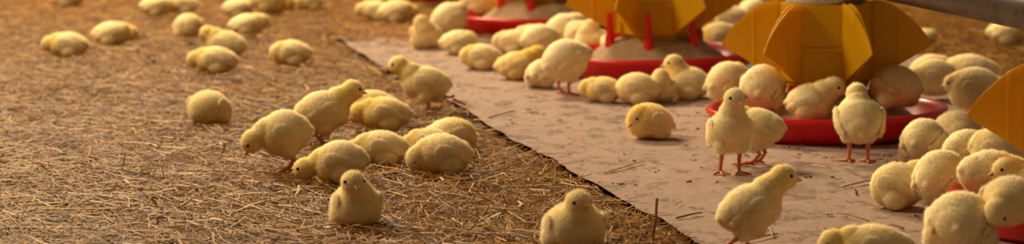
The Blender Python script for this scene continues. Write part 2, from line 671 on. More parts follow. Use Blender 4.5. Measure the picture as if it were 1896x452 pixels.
def make_feeder(px, py, yaw, tilt, prot, ph, label, fl, fh, zbase):
    base = at(px, py, zbase)
    root = empty('poultry_feeder', (base.x, base.y, zbase), rot=(0, tilt, 0))
    tag(root, label, 'feeder', 'pan feeders in a row under the feed pipe')
    # pan: rolled rim, sloping wall, raised floor
    prof = [(0.0, 0.004), (0.04, 0.0045), (0.12, 0.0045), (0.136, 0.008), (0.150, 0.022), (0.1565, 0.031), (0.1600, 0.0365), (0.1645, 0.0385),
            (0.1685, 0.0375), (0.1700, 0.0345), (0.1690, 0.0300), (0.1655, 0.0270), (0.1600, 0.0180), (0.1520, 0.0080), (0.1440, 0.0020), (0.1360, 0.0), (0.0, 0.0)]
    lathe('pan', prof, M['red'], 96, root)
    hop = mesh_hex('hopper', [(0.030, 0.006), (0.046, 0.012), (0.048, 0.06), (0.0545, 0.078), (0.0545, 0.183), (0.0525, 0.183), (0.0525, 0.080), (0.040, 0.060)], M['yellow'], root, yaw)
    for k in range(6):
        o = bpy.data.objects.new('grille_panel', PETAL)
        COL.objects.link(o)
        o.parent = root
        o.rotation_euler = (0, 0, k * math.pi / 3 + yaw)
        if ph > 0.1: o.location = (0, 0, -0.006)
    for k in range(6):
        a = prot + k * math.pi / 3
        c, s = math.cos(a), math.sin(a)
        r0 = 0.080
        v, f = tube_geo([(r0 * c, r0 * s, 0.030), (r0 * c, r0 * s, 0.067), (r0 * c, r0 * s, 0.068), (r0 * c, r0 * s, ph), (r0 * c, r0 * s, ph + 0.0015)],
                        [0.0095, 0.0085, 0.0066, 0.0050, 0.003], 10)
        mesh_np('post', v, f, M['red'], False, root)
    # drop tube bringing feed from the pipe
    v, f = tube_geo([(0.036, -0.047, 0.184), (0.032, -0.042, 0.196), (0.022, -0.027, 0.214), (0.006, -0.006, 0.232)], [0.012, 0.0175, 0.0185, 0.019], 20)
    mesh_np('drop_tube', v, f, M['tube'], True, root)
    # feed in the pan and in the hopper
    for nm, pr, lb, cat in (('feed_in_pan', [(0.049, 0.060), (0.065, 0.058), (0.082, 0.052), (0.10, 0.038), (0.12, 0.024), (0.138, 0.0165), (0.143, 0.012), (0.14, 0.0125)], fl, 'feed'),
                            ('feed_in_hopper', [(0.0, 0.2075), (0.012, 0.207), (0.030, 0.204), (0.046, 0.197), (0.0535, 0.192), (0.0565, 0.187), (0.0545, 0.176)], fh, 'feed')):
        n = 120
        V, F = [], []
        pr2 = []
        for i in range(len(pr) - 1):
            for q in range(6):
                t = q / 6
                pr2.append((pr[i][0] * (1 - t) + pr[i + 1][0] * t, pr[i][1] * (1 - t) + pr[i + 1][1] * t))
        pr2.append(pr[-1])
        for i in range(n):
            a = 2 * math.pi * i / n
            for k, (r, z) in enumerate(pr2):
                x, y = r * math.cos(a), r * math.sin(a)
                edge = 1 if k < len(pr2) - 8 else 0.2
                dz = edge * (0.0025 * noise.noise(Vector((x * 60, y * 60, px))) + 0.0012 * noise.noise(Vector((x * 300, y * 300, px))))
                if nm == 'feed_in_pan': dz = dz * 1.2
                V.append((x, y, z + dz))
        m_ = len(pr2)
        for i in range(n):
            j = (i + 1) % n
            for k in range(m_ - 1):
                F.append((i * m_ + k, i * m_ + k + 1, j * m_ + k + 1, j * m_ + k))
        o = mesh_np(nm, V, F, M['feed'], True)
        o.location = root.location
        o.rotation_euler = root.rotation_euler
        tag(o, lb, cat, kind='stuff')
    return root


def mesh_hex(name, prof, mat, parent, yaw):
    V, F = [], []
    m = len(prof)
    for i in range(6):
        a = math.pi / 6 + i * math.pi / 3 + yaw
        for r, z in prof:
            V.append((r * math.cos(a) / math.cos(math.pi / 6), r * math.sin(a) / math.cos(math.pi / 6), z))
    for i in range(6):
        j = (i + 1) % 6
        for k in range(m - 1):
            F.append((i * m + k, j * m + k, j * m + k + 1, i * m + k + 1))
    return mesh_np(name, V, F, mat, False, parent)


make_feeder(1530, 245, R(-101), R(-0.9), R(-71), 0.074, 'red pan feeder whose whole yellow slotted cone shows, chicks all round it',
            'sandy crumbled feed in the red pan below the fully visible yellow cone', 'heap of sandy feed filling the top of the fully visible yellow cone', PZ + 0.001)
make_feeder(1213, 135, R(-88), R(-1.3), R(-100), 0.104, 'red pan feeder with cropped yellow cone and a red post in front',
            'sandy crumbled feed around the red posts in the middle feeder pan', 'feed in the top of the middle feeder cone', PZ + 0.003)
make_feeder(1003, 58, R(-95), R(-0.8), R(-105), 0.104, 'red pan feeder farther back with three red posts visible at the top edge',
            'sandy feed in the far red pan at the top edge', 'feed in the top of the far feeder cone', PZ)
make_feeder(2034, 425, R(-101), 0, R(-71), 0.074, 'nearest feeder at the right border, one yellow panel tip and curved red rim',
            'sandy feed in the nearest red pan at the right border', 'feed in the top of the nearest feeder cone', PZ + 0.001)
make_feeder(835, -2, R(-90), 0, R(-90), 0.104, 'farthest feeder, only the dark red pan bottom peeping in at the top edge',
            'sandy feed in the farthest red pan', 'feed in the top of the farthest feeder cone', 0.004)

# feed pipe above the feeders
a0 = at(1003, 58)
a1 = at(2034, 425)
pd = (a1 - a0).normalized()
st = a0 - pd * 3.0
en = a1 + pd * 2.0
# the pipe hangs low enough above the hoppers to feed them
root = empty('feed_pipe', (a1.x, a1.y, 0.0))
tag(root, 'grey round metal feed pipe running above the row of feeders', 'pipe')


def rel(p): return (p.x - a1.x, p.y - a1.y, p.z)


v, f = tube_geo([rel(Vector((st.x, st.y, 0.240))), rel(Vector((en.x, en.y, 0.240)))], [0.030, 0.030], 48)
mesh_np('pipe', v, f, M['pipe'], True, root)
for q in (0.06, 0.62):
    c = a1 + pd * q + Vector((0, 0, 0.240))
    v, f = tube_geo([rel(c - pd * 0.03), rel(c + pd * 0.03)], [0.033, 0.033], 48)
    mesh_np('pipe_clamp', v, f, M['pipe'], True, root)


# ------------------------------------------------------------------ single stalks
def stalk(px, py, qx, qy, z0, z1, r, mat, label, name='straw_stalk', cat='straw', n=5):
    a = at(px, py, z0)
    b = at(qx, qy, z1)
    path = []
    for i in range(n):
        t = i / (n - 1)
        p = a.lerp(b, t)
        p += Vector((0.0015 * math.sin(t * 5), 0.001 * math.sin(t * 7 + 1), 0.0012 * math.sin(t * math.pi)))
        path.append(p - a)
    v, f = tube_geo([tuple(p) for p in path], [r * (1 - 0.25 * i / (n - 1)) for i in range(n)], 7)
    o = mesh_np(name, v, f, mat, True)
    o.location = a
    tag(o, label, cat)
    return o


base = at(1208, 456, 0.0)
v, f = tube_geo([(0, 0, 0), (0.0005, 0, 0.014), (0.0035, 0, 0.030), (0.0042, 0, 0.045), (0.0048, 0, 0.0535)], [0.0019, 0.0017, 0.0018, 0.0014, 0.0019], 8)
o = mesh_np('upright_twig', v, f, M['twig'], True)
o.location = base
tag(o, 'brown twig standing upright in the straw beside the paper edge', 'twig')
ps = PZ + 0.0025
stalk(1118, 321, 1195, 299, ps, ps, 0.0011, M['pale_straw'], 'long pale straw lying across the left edge of the paper')
stalk(1500, 307, 1540, 312, ps, ps, 0.0012, M['pale_straw'], 'short pale straw in front of the red pan below the rear view chick')
stalk(1560, 346, 1616, 334, ps, ps, 0.0016, M['pale_straw'], 'straw lying on the paper left of the plump resting chick')
stalk(1573, 343, 1588, 360, ps, ps + 0.001, 0.0012, M['twig'], 'brown straw crossing under the straw left of the plump resting chick')
stalk(1374, 448, 1442, 433, ps, ps, 0.0012, M['twig'], 'brown stalk on the paper under the walking chick')
stalk(1418, 420, 1434, 438, ps, ps + 0.001, 0.001, M['pale_straw'], 'short straw crossing the stalk beside the walking chick')
stalk(1252, 404, 1302, 394, ps, ps, 0.0012, M['twig'], 'thin brown stalk on the paper right of the upright twig')
stalk(1550, 394, 1612, 410, ps, ps, 0.0009, M['twig'], 'thin curved stalk on the paper between walking chick and right huddle')
stalk(1645, 416, 1676, 424, ps, ps, 0.0016, M['twig'], 'short brown stalk behind the chick lying at the bottom edge')
stalk(905, 218, 955, 206, ps, ps, 0.0012, M['twig'], 'thin straw on the paper near its left edge behind the kicking chick')
stalk(693, 415, 706, 372, 0.008, 0.022, 0.0010, M['pale_straw'], 'thin straw sprig leaning against the chick sitting in front', n=6)
stalk(80, 380, 125, 378, 0.010, 0.010, 0.0020, M['pale_straw'], 'bright pale straw piece at the left of the litter')
stalk(270, 268, 297, 273, 0.010, 0.010, 0.0022, M['pale_straw'], 'bright pale flake of straw in the middle of the left litter')
stalk(232, 93, 258, 94, 0.010, 0.010, 0.0026, M['pale_straw'], 'white flake lying below the far resting chick at left')
stalk(190, 354, 214, 350, 0.010, 0.011, 0.0018, M['pale_straw'], 'short bright straw flake in the near left litter')
stalk(235, 366, 242, 388, 0.009, 0.012, 0.0012, M['pale_straw'], 'upright looking straw sliver in the near left litter')
stalk(330, 384, 362, 366, 0.010, 0.012, 0.0013, M['pale_straw'], 'slanting pale straw in the near litter left of the sitting chick')
stalk(905, 243, 935, 240, 0.010, 0.010, 0.002, M['pale_straw'], 'bright flake of straw beside the left paper edge')
stalk(1030, 434, 1080, 452, 0.012, 0.012, 0.0012, M['pale_straw'], 'pale straw lying across the foreground by the bottom chick')


# ------------------------------------------------------------------ chicks
def ellipsoid_bm(bm, c, r, rot=(0, 0, 0), sub=3):
    mat = Matrix.Translation(c) @ Euler(rot).to_matrix().to_4x4() @ Matrix.Diagonal((*r, 1))
    bmesh.ops.create_icosphere(bm, subdivisions=sub, radius=1, matrix=mat)


MM = 0.001
pending = []      # (temp object, finisher)


def blob_temp(specs, voxel, smooth):
    bm = bmesh.new()
    for c, r, rot in specs:
        ellipsoid_bm(bm, [k * MM for k in c], [k * MM for k in r], rot)
    me = bpy.data.meshes.new('tmp')
    bm.to_mesh(me)
    bm.free()
    o = bpy.data.objects.new('tmp', me)
    COL.objects.link(o)
    md = o.modifiers.new('r', 'REMESH')
    md.mode = 'VOXEL'
    md.voxel_size = voxel
    md2 = o.modifiers.new('s', 'SMOOTH')
    md2.factor = 0.5
    md2.iterations = smooth
    return o


CREAM = np.array((0.94, 0.81, 0.54))
YEL = np.array((0.93, 0.71, 0.25))


def fluff(me_src, seed, nhair, hlen, yellow_c, yellow_amt, lowest, keepout, back, wfac=1.0, side=0):
    """take the smooth body mesh, add low relief clumps, grow short tapered down over it"""
    r = np.random.default_rng(seed)
    me_src.calc_loop_triangles()
    nv = len(me_src.vertices)
    co = np.empty(nv * 3, np.float32)
    me_src.vertices.foreach_get('co', co)
    co = co.reshape(-1, 3).astype(float)
    nt_ = len(me_src.loop_triangles)
    tri = np.empty(nt_ * 3, np.int32)
    me_src.loop_triangles.foreach_get('vertices', tri)
    tri = tri.reshape(-1, 3)
    a, b, c = co[tri[:, 0]], co[tri[:, 1]], co[tri[:, 2]]
    cr = np.cross(b - a, c - a)
    ar = np.linalg.norm(cr, axis=1)
    vn = np.zeros_like(co)
    for k in range(3):
        np.add.at(vn, tri[:, k], cr)
    vn /= np.linalg.norm(vn, axis=1)[:, None] + 1e-12

    if side:
        # the down on a folded wing lies flush with the flank around it
        fl_ = np.stack([co[:, 0] / 0.030 ** 2, np.full(nv, side / 0.027), (co[:, 2] + 0.005) / 0.022 ** 2], 1)
        fl_ /= np.linalg.norm(fl_, axis=1)[:, None]
        agree = np.clip((fl_ * vn).sum(1) * 1.6, 0, 1)[:, None]
        lie_v = fl_ * 0.72 * agree + vn * (1 - 0.72 * agree)
        lie_v /= np.linalg.norm(lie_v, axis=1)[:, None]
    else:
        lie_v = vn

    def clump(p):
        ph = seed * 1.7
        return (np.sin(p[:, 0] * 330 + ph + 2.2 * np.sin(p[:, 2] * 210 + ph)) * np.sin(p[:, 1] * 300 + 1.3 * ph + 2 * np.sin(p[:, 0] * 190))
                * np.sin(p[:, 2] * 290 + 0.7 * ph))
    def coarse(p):
        ph = seed * 0.9
        return np.sin(p[:, 0] * 95 + ph + 1.5 * np.sin(p[:, 2] * 80)) * np.sin(p[:, 1] * 110 + 1.7 * ph) * 0.5 + 0.5
    co2 = co + vn * (clump(co) * 0.00022)[:, None]
    if lowest is not None:
        co2[:, 2] = np.maximum(co2[:, 2], lowest)

    def tone(p):
        d = np.linalg.norm(p - np.array(yellow_c), axis=1)
        w = np.clip(1.2 - d / 0.030, 0, 1) * 0.95
        w = w + 0.30 * coarse(p) + 0.10
        w = np.clip(w * yellow_amt, 0, 1)[:, None]
        return CREAM * (1 - w) + YEL * w

    # hairs
    pick = r.choice(nt_, nhair, p=ar / ar.sum())
    u = r.random((nhair, 2))
    fl = u.sum(1) > 1
    u[fl] = 1 - u[fl]
    P = co2[tri[pick, 0]] * (1 - u.sum(1))[:, None] + co2[tri[pick, 1]] * u[:, :1] + co2[tri[pick, 2]] * u[:, 1:]
    Nn = vn[tri[pick, 0]]
    keep = np.ones(nhair, bool)
    for kc, kr in keepout:
        keep &= np.linalg.norm(P - np.array(kc), axis=1) > kr
    Lv = lie_v[tri[pick, 0]][keep]
    P, Nn = P[keep], Nn[keep]
    n = len(P)
    bdir = np.array(back, float)
    flow = bdir[None, :] - Nn * (Nn @ bdir)[:, None]
    D = Nn * 0.70 + flow * 0.60 + r.normal(0, 0.36, (n, 3))
    D /= np.linalg.norm(D, axis=1)[:, None]
    Lh = hlen * r.uniform(0.5, 1.25, n) * (1 + 0.35 * clump(P))
    S = np.cross(D, r.normal(0, 1, (n, 3)))
    S /= np.linalg.norm(S, axis=1)[:, None] + 1e-9
    w = 0.00019 * wfac * r.uniform(0.7, 1.3, n)
    root0 = P - D * 0.0006
    v0 = root0 - S * w[:, None]
    v1 = root0 + S * w[:, None]
    mid = P + D * (Lh * 0.55)[:, None]
    v2 = mid + S * (w * 0.7)[:, None]
    v3 = mid - S * (w * 0.7)[:, None]
    v4 = P + D * Lh[:, None] + flow * (Lh * 0.25)[:, None]
    if lowest is not None:
        v4[:, 2] = np.maximum(v4[:, 2], lowest)
    HV = np.stack([v0, v1, v2, v3, v4], 1).reshape(-1, 3)
    base = nv + np.arange(n) * 5
    HT = np.stack([base, base + 1, base + 2, base, base + 2, base + 3, base + 3, base + 2, base + 4], 1).ravel()
    V = np.vstack([co2, HV])
    F = np.concatenate([tri.ravel(), HT])
    me = fast_mesh('body', V, F, 3, M['down'])
    me.materials.append(M['strand'])
    me.polygons.foreach_set('material_index', np.repeat([0, 1], [nt_, n * 3]).astype(np.int32))
    sm = np.ones(len(F) // 3, bool)
    me.polygons.foreach_set('use_smooth', sm)
    tn = tone(V)
    hn = np.repeat(r.uniform(0.93, 1.06, n), 5)
    tn[nv:] *= hn[:, None]
    ca = me.color_attributes.new('down_tone', 'FLOAT_COLOR', 'POINT')
    c4 = np.ones((len(V), 4), np.float32)
    c4[:, :3] = np.clip(tn, 0, 1)
    ca.data.foreach_set('color', c4.ravel())
    # shading follows the lie of the down
    nrm = np.vstack([lie_v, np.repeat(Lv * 0.88 + D * 0.12 + r.normal(0, 0.10, (n, 3)), 5, axis=0)])
    nrm /= np.linalg.norm(nrm, axis=1)[:, None]
    na = me.attributes.new('lie', 'FLOAT_VECTOR', 'POINT')
    na.data.foreach_set('vector', nrm.astype(np.float32).ravel())
    return me


# wing: one left, one right, shared
wing_temp = {}
for sgn in (1, -1):
    wing_temp[sgn] = blob_temp([((3, -1.0 * sgn, 2), (13, 3.4, 9.5), (0, -0.30, 0)), ((-8, -1.2 * sgn, -1), (14, 3.0, 8.0), (0, -0.28, 0)), ((-19, -3.2 * sgn, -4), (10, 2.3, 4.5), (0, -0.25, 0))], 0.0014, 8)

POSE = {
    # body centre height, pitch (deg, chest up +), body radii, head offset, look yaw/pitch, legs
    'stand': dict(bz=47, pitch=14, br=(35, 27, 27), head=(31, 0, 84), look=(0, -5), legs=True),
    'rear': dict(bz=50, pitch=10, br=(33, 29, 29), head=(30, 0, 76), look=(0, -10), legs=True),
    'feed': dict(bz=46, pitch=-10, br=(34, 28, 27), head=(42, 0, 48), look=(0, -45), legs=True),
    'peck': dict(bz=46, pitch=-16, br=(36, 27, 26), head=(52, 0, 27), look=(0, -50), legs=True),
    'sit': dict(bz=25, pitch=6, br=(34, 28, 24), head=(27, 0, 54), look=(0, -8), legs=False),
    'rest': dict(bz=22, pitch=3, br=(32, 28, 22), head=(34, 0, 24), look=(0, -25), legs=False),
    'loaf': dict(bz=22, pitch=0, br=(31, 28, 22), head=(24, 7, 25), look=(60, -35), legs=False),
    'squat': dict(bz=27, pitch=2, br=(32, 29, 26), head=(26, 0, 36), look=(0, -30), legs=False),
}
chicks = []


def chick(px, py, head_deg, pose, label, group, z=0.004, s=1.0, tint=(1, 1, 1), yel=0.55, hd=None, look=None, legs=None, gait=None, **kw):
    p = dict(POSE[pose])
    if hd: p['head'] = hd
    if look: p['look'] = look
    if legs is not None: p['legs'] = legs
    p.update(kw)
    i = len(chicks)
    bz, pit = p['bz'], R(p['pitch'])
    br = p['br']
    h = Vector(p['head'])
    rot = (0, -pit, 0)
    cp, sp = math.cos(pit), math.sin(pit)

    def bl(x, y, z_):   # body frame to chick frame
        return (x * cp - z_ * sp, y, bz + x * sp + z_ * cp)
    specs = [((0, 0, bz), br, rot),
             (bl(br[0] * 0.40, 0, -br[2] * 0.05), (br[0] * 0.62, br[1] * 0.86, br[2] * 0.90), rot),
             (bl(-br[0] * 0.55, 0, 1), (br[0] * 0.56, br[1] * 0.72, br[2] * 0.70), rot),
             (bl(-br[0] * 0.98, 0, 2), (8, 7, 6), rot)]
    chest = Vector(bl(br[0] * 0.42, 0, br[2] * 0.25))
    low = max(0.0, min(1.0, (50 - h.z) / 20)) if not p['legs'] else 0.4
    for t, rr in ((0.3, 19 - 3 * low), (0.55, 16.5 - 4.5 * low), (0.8, 14.0 - 3 * low)):
        q = chest.lerp(h, t)
        specs.append((tuple(q), (rr, rr * 0.95, rr), (0, 0, 0)))
    ly, lp = R(p['look'][0]), R(p['look'][1])
    rotH = Euler((0, -lp, ly)).to_matrix()
    eh = rotH.to_euler()
    specs.append((tuple(h), (15.0, 13.2, 13.4), tuple(eh)))
    specs.append((tuple(h + rotH @ Vector((5.5, 0, -2.5))), (10.5, 9.0, 8.5), tuple(eh)))
    if p['legs']:
        for sg in (1, -1):
            specs.append((bl(-3, sg * 13, -br[2] * 0.66), (12, 10, 14), rot))
    else:
        for sg in (1, -1):
            specs.append((bl(-6, sg * (br[1] - 9), -br[2] * 0.42), (15, 11, br[2] * 0.56), rot))
    if gait in ('walk', 'kick'):
        specs.append((bl(-19, -12, -br[2] * 0.68), (11, 9, 12), rot))
    tmp = blob_temp(specs, 0.0018, 6)
    chicks.append(dict(i=i, px=px, py=py, deg=head_deg, z=z, s=s, tint=tint, yel=yel, label=label, group=group, p=p, tmp=tmp,
                       rotH=rotH, h=h, bl=bl, gait=gait, pose=pose))


G_FAR = 'chicks resting in the far straw'
G_MID = 'chicks on the straw left of the paper'
G_PAP = 'chicks on the paper'
G_F1 = 'chicks around the far red pan'
G_F2 = 'chicks around the middle red pan'
G_F3 = 'chicks around the fully visible feeder'
G_F4 = 'chicks huddled at the nearest feeder'
LZ = 0.005
exec_list = None

# ---- far left
chick(127, 106, 175, 'rest', 'far chick resting on straw at left with darker face turned left', G_FAR, LZ, yel=0.9)
chick(208, 84, 5, 'rest', 'far resting chick just above the white flake, head bent to the right', G_FAR, LZ, hd=(35, 4, 22), yel=0.7)
chick(125, 14, 10, 'loaf', 'leftmost chick cut off by the top edge', G_FAR, LZ, yel=0.9)
chick(290, 30, 20, 'loaf', 'left one of two touching chicks at the top edge of the litter', G_FAR, LZ, yel=0.8, s=0.95)
chick(338, 26, 190, 'loaf', 'right one of two touching chicks at the top edge of the litter', G_FAR, LZ, s=0.92)
chick(350, 71, -50, 'squat', 'round pale chick resting above the yellow-necked pair', G_FAR, LZ, hd=(18, 4, 26), s=0.9)
chick(441, 33, 20, 'loaf', 'pale chick half behind the darker crouching chick', G_FAR, LZ, yel=0.6, s=0.9)
chick(458, 66, 10, 'rest', 'resting chick below the darker crouching chick, head to the right', G_FAR, LZ, hd=(32, 0, 30), s=0.95)
chick(418, 108, 165, 'sit', 'resting chick with yellow head raised behind its near neighbour', G_FAR, LZ, yel=0.9, hd=(34, 0, 44), look=(60, -5))
chick(400, 136, 175, 'rest', 'chick lying in front of the one with raised yellow head', G_FAR, LZ, yel=0.8, s=1.02)
chick(500, 33, 0, 'feed', 'darker crouching chick at the top edge with shade beneath it', G_FAR, LZ, tint=(0.86, 0.8, 0.66), yel=0.9, bz=34, hd=(38, 0, 30), legs=False, br=(36, 27, 25))
chick(573, 19, 200, 'loaf', 'bright yellow chick at the top edge right of the darker one', G_FAR, LZ, yel=1.2, s=0.9)
chick(539, 122, 185, 'loaf', 'lone pale chick lying between the far pair and the paper', G_FAR, LZ, yel=0.7)
chick(387, 233, -115, 'squat', 'lone chick curled up on bare straw in the left half', G_MID, LZ, hd=(17, -6, 22), look=(-30, -50), br=(30, 29, 24), yel=0.45)
# ---- middle group
chick(788, 210, 172, 'stand', 'chick standing at the paper edge kicking one leg out behind', G_MID, LZ, gait='kick', hd=(42, 0, 74), yel=0.7, pitch=6, br=(35, 25, 25), s=0.98)
chick(598, 270, 20, 'stand', 'chick standing upright on straw, facing right before two resting chicks', G_MID, LZ, gait='stand', hd=(42, 0, 74), pitch=8, yel=0.75, s=1.02)
chick(690, 226, 190, 'rest', 'yellowish chick resting behind the standing one facing right', G_MID, LZ, yel=0.85, bz=23, br=(35, 27, 23))
chick(712, 241, 185, 'rest', 'chick lying in front with bright yellow nape, left of the paper', G_MID, LZ, yel=1.25, s=1.06)
chick(528, 320, 187, 'peck', 'leftmost chick pecking at the straw with its head down', G_MID, LZ, gait='stand', hd=(42, 0, 42), look=(0, -58), yel=0.65, s=1.0, bz=52, br=(30, 29, 29), pitch=-4)
chick(630, 345, 172, 'peck', 'chick stooping low with beak on the straw behind the front sitter', G_MID, LZ, hd=(45, 0, 22), look=(0, -14), yel=0.8, bz=31, pitch=-6, br=(31, 28, 27), legs=False, s=0.98)
chick(660, 420, -70, 'sit', 'front chick sitting on the straw and looking at the camera', G_MID, LZ, hd=(17, -9, 55), look=(-4, -6), yel=0.4, br=(31, 28, 26), bz=26, s=0.98)
chick(706, 305, 184, 'rest', 'pale chick lying alone left of the cuddling trio', G_MID, LZ, yel=0.55, hd=(34, 4, 20), look=(10, -50), s=1.0)
chick(835, 285, 20, 'squat', 'rearmost of the three chicks cuddled on the straw', G_MID, LZ, yel=0.8, hd=(18, 0, 26), br=(33, 28, 24), bz=24)
chick(796, 292, 170, 'rest', 'middle one of the three cuddled chicks, mostly hidden', G_MID, LZ, yel=0.9, br=(32, 24, 21), hd=(30, 0, 20), s=0.9)
chick(818, 322, 195, 'rest', 'front one of the three cuddled chicks, head tucked down left', G_MID, LZ, yel=0.55, hd=(33, 4, 23), look=(5, -60), br=(34, 30, 25), bz=25, s=1.02)
chick(1063, 465, -75, 'sit', 'chick cut by the bottom edge sitting on straw, facing the camera', G_MID, LZ, hd=(20, -1, 56), look=(18, -10), yel=0.45, br=(33, 33, 27), bz=27)
# ---- around far pan
chick(697, 37, 180, 'rest', 'left one of two chicks resting at the far end of the paper', G_F1, LZ, yel=0.5, s=0.9)
chick(734, 43, 15, 'rest', 'right one of two chicks resting at the far end of the paper', G_F1, LZ, yel=0.85, br=(32, 27, 24), bz=24, s=0.98)
chick(788, 90, -100, 'sit', 'chick sitting upright left of the far pan, head turned', G_F1, PZ, hd=(12, -6, 52), look=(-30, -20), yel=0.4, br=(28, 28, 26), bz=27, tint=(0.97, 0.93, 0.85), s=0.95)
chick(832, 74, 35, 'rear', 'tall pale chick leaning towards the left side of the far pan', G_F1, PZ, yel=0.25, hd=(24, 0, 58), bz=42, s=0.98)
chick(850, 100, 15, 'loaf', 'chick resting just in front of the far pan', G_F1, PZ, yel=0.6, s=0.95)
chick(888, 30, 0, 'feed', 'yellow chick feeding over the left rim of the far pan', G_F1, PZ + 0.020, yel=1.1, hd=(36, 0, 26), bz=30, legs=False, s=1.0)
chick(891, 128, 170, 'loaf', 'chick lying on the paper left of the yellow orange one', G_F1, PZ, yel=0.75, s=0.95)
chick(958, 146, 10, 'rest', 'yellow orange chick with raised head in front of the pale row', G_F1, PZ, yel=1.5, tint=(1, 0.93, 0.75), hd=(34, 4, 40), look=(50, -20))
chick(950, 100, 160, 'loaf', 'pale chick tucked behind the yellow orange one', G_F1, PZ, yel=0.4, s=0.95)
chick(1000, 103, 30, 'squat', 'pale plump chick in the row between the far and middle pans', G_F1, PZ, yel=0.3, bz=30, br=(33, 28, 28), s=0.95)
chick(1045, 90, 20, 'rear', 'whitish chick behind, stretching up between the far and middle pans', G_F1, PZ, yel=0.2, hd=(30, 0, 50), bz=34, legs=False, s=1.0)
chick(984, 92, 175, 'loaf', 'pale chick wedged low at the back of the row between the pans', G_F1, PZ, yel=0.3, bz=25, s=0.95)
chick(1078, 96, 165, 'squat', 'whitish chick pressed against the left rim of the middle pan', G_F1, PZ, yel=0.25, bz=32, hd=(16, 0, 42), s=0.95)
# ---- around middle pan
chick(1046, 176, 40, 'rear', 'whitish chick standing with its back to us at the middle pan', G_F2, PZ, yel=0.15, gait='stand', hd=(36, 0, 62), bz=54, br=(35, 31, 31), pitch=14, tint=(1, 0.98, 1.0), s=1.02)
chick(1003, 162, 60, 'squat', 'small pale chick crouching at the left foot of the whitish one', G_F2, PZ, yel=0.2, br=(24, 23, 23), bz=23, hd=(16, 0, 24), s=0.95)
chick(1100, 104, 200, 'sit', 'chick sitting in the left of the middle pan with head raised', G_F2, PZ + 0.012, yel=0.5, hd=(6, -2, 52), look=(-40, -20), s=0.98)
chick(1143, 108, 80, 'squat', 'greyish white chick squatting inside the middle pan', G_F2, PZ + 0.014, yel=0.2, hd=(6, 0, 46), look=(10, 0), tint=(0.96, 0.92, 0.9), bz=26, s=0.92)
chick(1328, 96, 192, 'feed', 'chick feeding on the right of the middle pan, dark yellow head lowered', G_F2, PZ + 0.016, yel=1.1, hd=(36, 0, 20), look=(20, -40), bz=28, legs=False, br=(34, 28, 26), s=0.95)
chick(1356, 56, 190, 'sit', 'chick behind the middle pan with head raised', G_F2, PZ, yel=0.5, hd=(22, -3, 50), look=(20, -20), s=0.95)
chick(1393, 42, 60, 'squat', 'pale chick farthest back between the two yellow cones', G_F2, LZ, yel=0.4, s=0.9)
chick(1118, 189, 180, 'rest', 'leftmost chick of the row lying before the middle pan', G_F2, PZ, yel=0.95, bz=22, hd=(30, -5, 26), look=(10, -45), s=0.86)
chick(1180, 192, 170, 'rest', 'second chick from the left in the row before the middle pan', G_F2, PZ, yel=0.5, bz=24, br=(32, 28, 25), hd=(22, 0, 24), s=0.95)
chick(1222, 188, -95, 'sit', 'third chick of the row before the middle pan, head upright', G_F2, PZ, yel=0.4, br=(26, 25, 22), bz=23, hd=(9, 2, 42), look=(20, -40), s=0.92)
chick(1275, 183, 165, 'sit', 'fourth chick of the row, sitting with head raised over the red rim', G_F2, PZ, yel=0.65, br=(33, 29, 25), bz=25, hd=(24, 4, 56), look=(10, -5), s=0.98)
chick(1202, 256, 216, 'sit', 'lone chick resting in the middle of the paper, orange breast', G_PAP, PZ, yel=0.95, br=(31, 29, 24), bz=24, hd=(21, 2, 32), look=(-12, -34), tint=(1, 0.97, 0.94), s=1.0)
# ---- fully visible feeder
chick(1348, 206, 40, 'rear', 'chick at the left rim of the fully visible feeder, back to us', G_F3, PZ, yel=0.3, hd=(26, 0, 54), bz=45, legs=False, br=(32, 31, 30), s=0.98, tint=(1, 0.97, 0.92))
chick(1412, 228, 75, 'feed', 'chick with its head under the left of the yellow cone', G_F3, PZ + 0.020, yel=0.3, bz=50, pitch=12, hd=(30, 0, 60), legs=False, br=(31, 31, 33), s=0.98)
chick(1350, 322, -78, 'stand', 'chick standing upright on the paper looking straight at the camera', G_PAP, PZ, yel=0.35, gait='stand', hd=(17, 2, 100), look=(12, -6), bz=56, pitch=38, br=(34, 28, 26), s=0.98)
chick(1398, 305, 158, 'stand', 'chick standing half hidden behind the one looking at the camera', G_PAP, PZ, yel=0.45, gait='stand', hd=(30, 0, 66), bz=48, pitch=0, br=(34, 27, 25), s=1.0)
chick(1500, 226, -10, 'sit', 'chick perched in the red pan looking down to the right', G_F3, PZ + 0.030, yel=0.5, bz=28, br=(29, 27, 26), hd=(33, 2, 50), look=(-4, -22), s=0.98)
chick(1590, 302, 92, 'rear', 'chick standing with its back to us before the red pan', G_F3, PZ, yel=0.3, gait='stand', bz=56, pitch=28, br=(33, 32, 28), hd=(26, 0, 88), s=1.0)
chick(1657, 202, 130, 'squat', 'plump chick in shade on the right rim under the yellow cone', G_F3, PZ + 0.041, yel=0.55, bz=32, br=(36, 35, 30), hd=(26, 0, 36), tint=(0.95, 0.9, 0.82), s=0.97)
chick(1728, 185, 180, 'feed', 'chick bending over the right rim of the feeder pan', G_F3, PZ, yel=0.5, bz=36, legs=False, br=(33, 28, 28), hd=(36, 0, 32), s=0.98)
chick(1725, 165, 10, 'squat', 'rear left chick of the pale group right of the feeder', G_F3, PZ, yel=0.3, bz=30, s=0.98)
chick(1795, 168, 175, 'rest', 'rear right chick of the pale group right of the feeder', G_F3, PZ, yel=0.55, bz=32, br=(40, 28, 24), s=1.02)
chick(1805, 222, 165, 'rear', 'large pale chick standing in front of the group right of the feeder', G_F3, PZ, yel=0.5, bz=44, br=(36, 30, 31), hd=(30, 0, 52), legs=True, gait='stand', pitch=4, s=1.02)
chick(1712, 84, 10, 'loaf', 'far blurred chick peeping out behind the right yellow panel', G_FAR, LZ, yel=0.8, s=0.7)
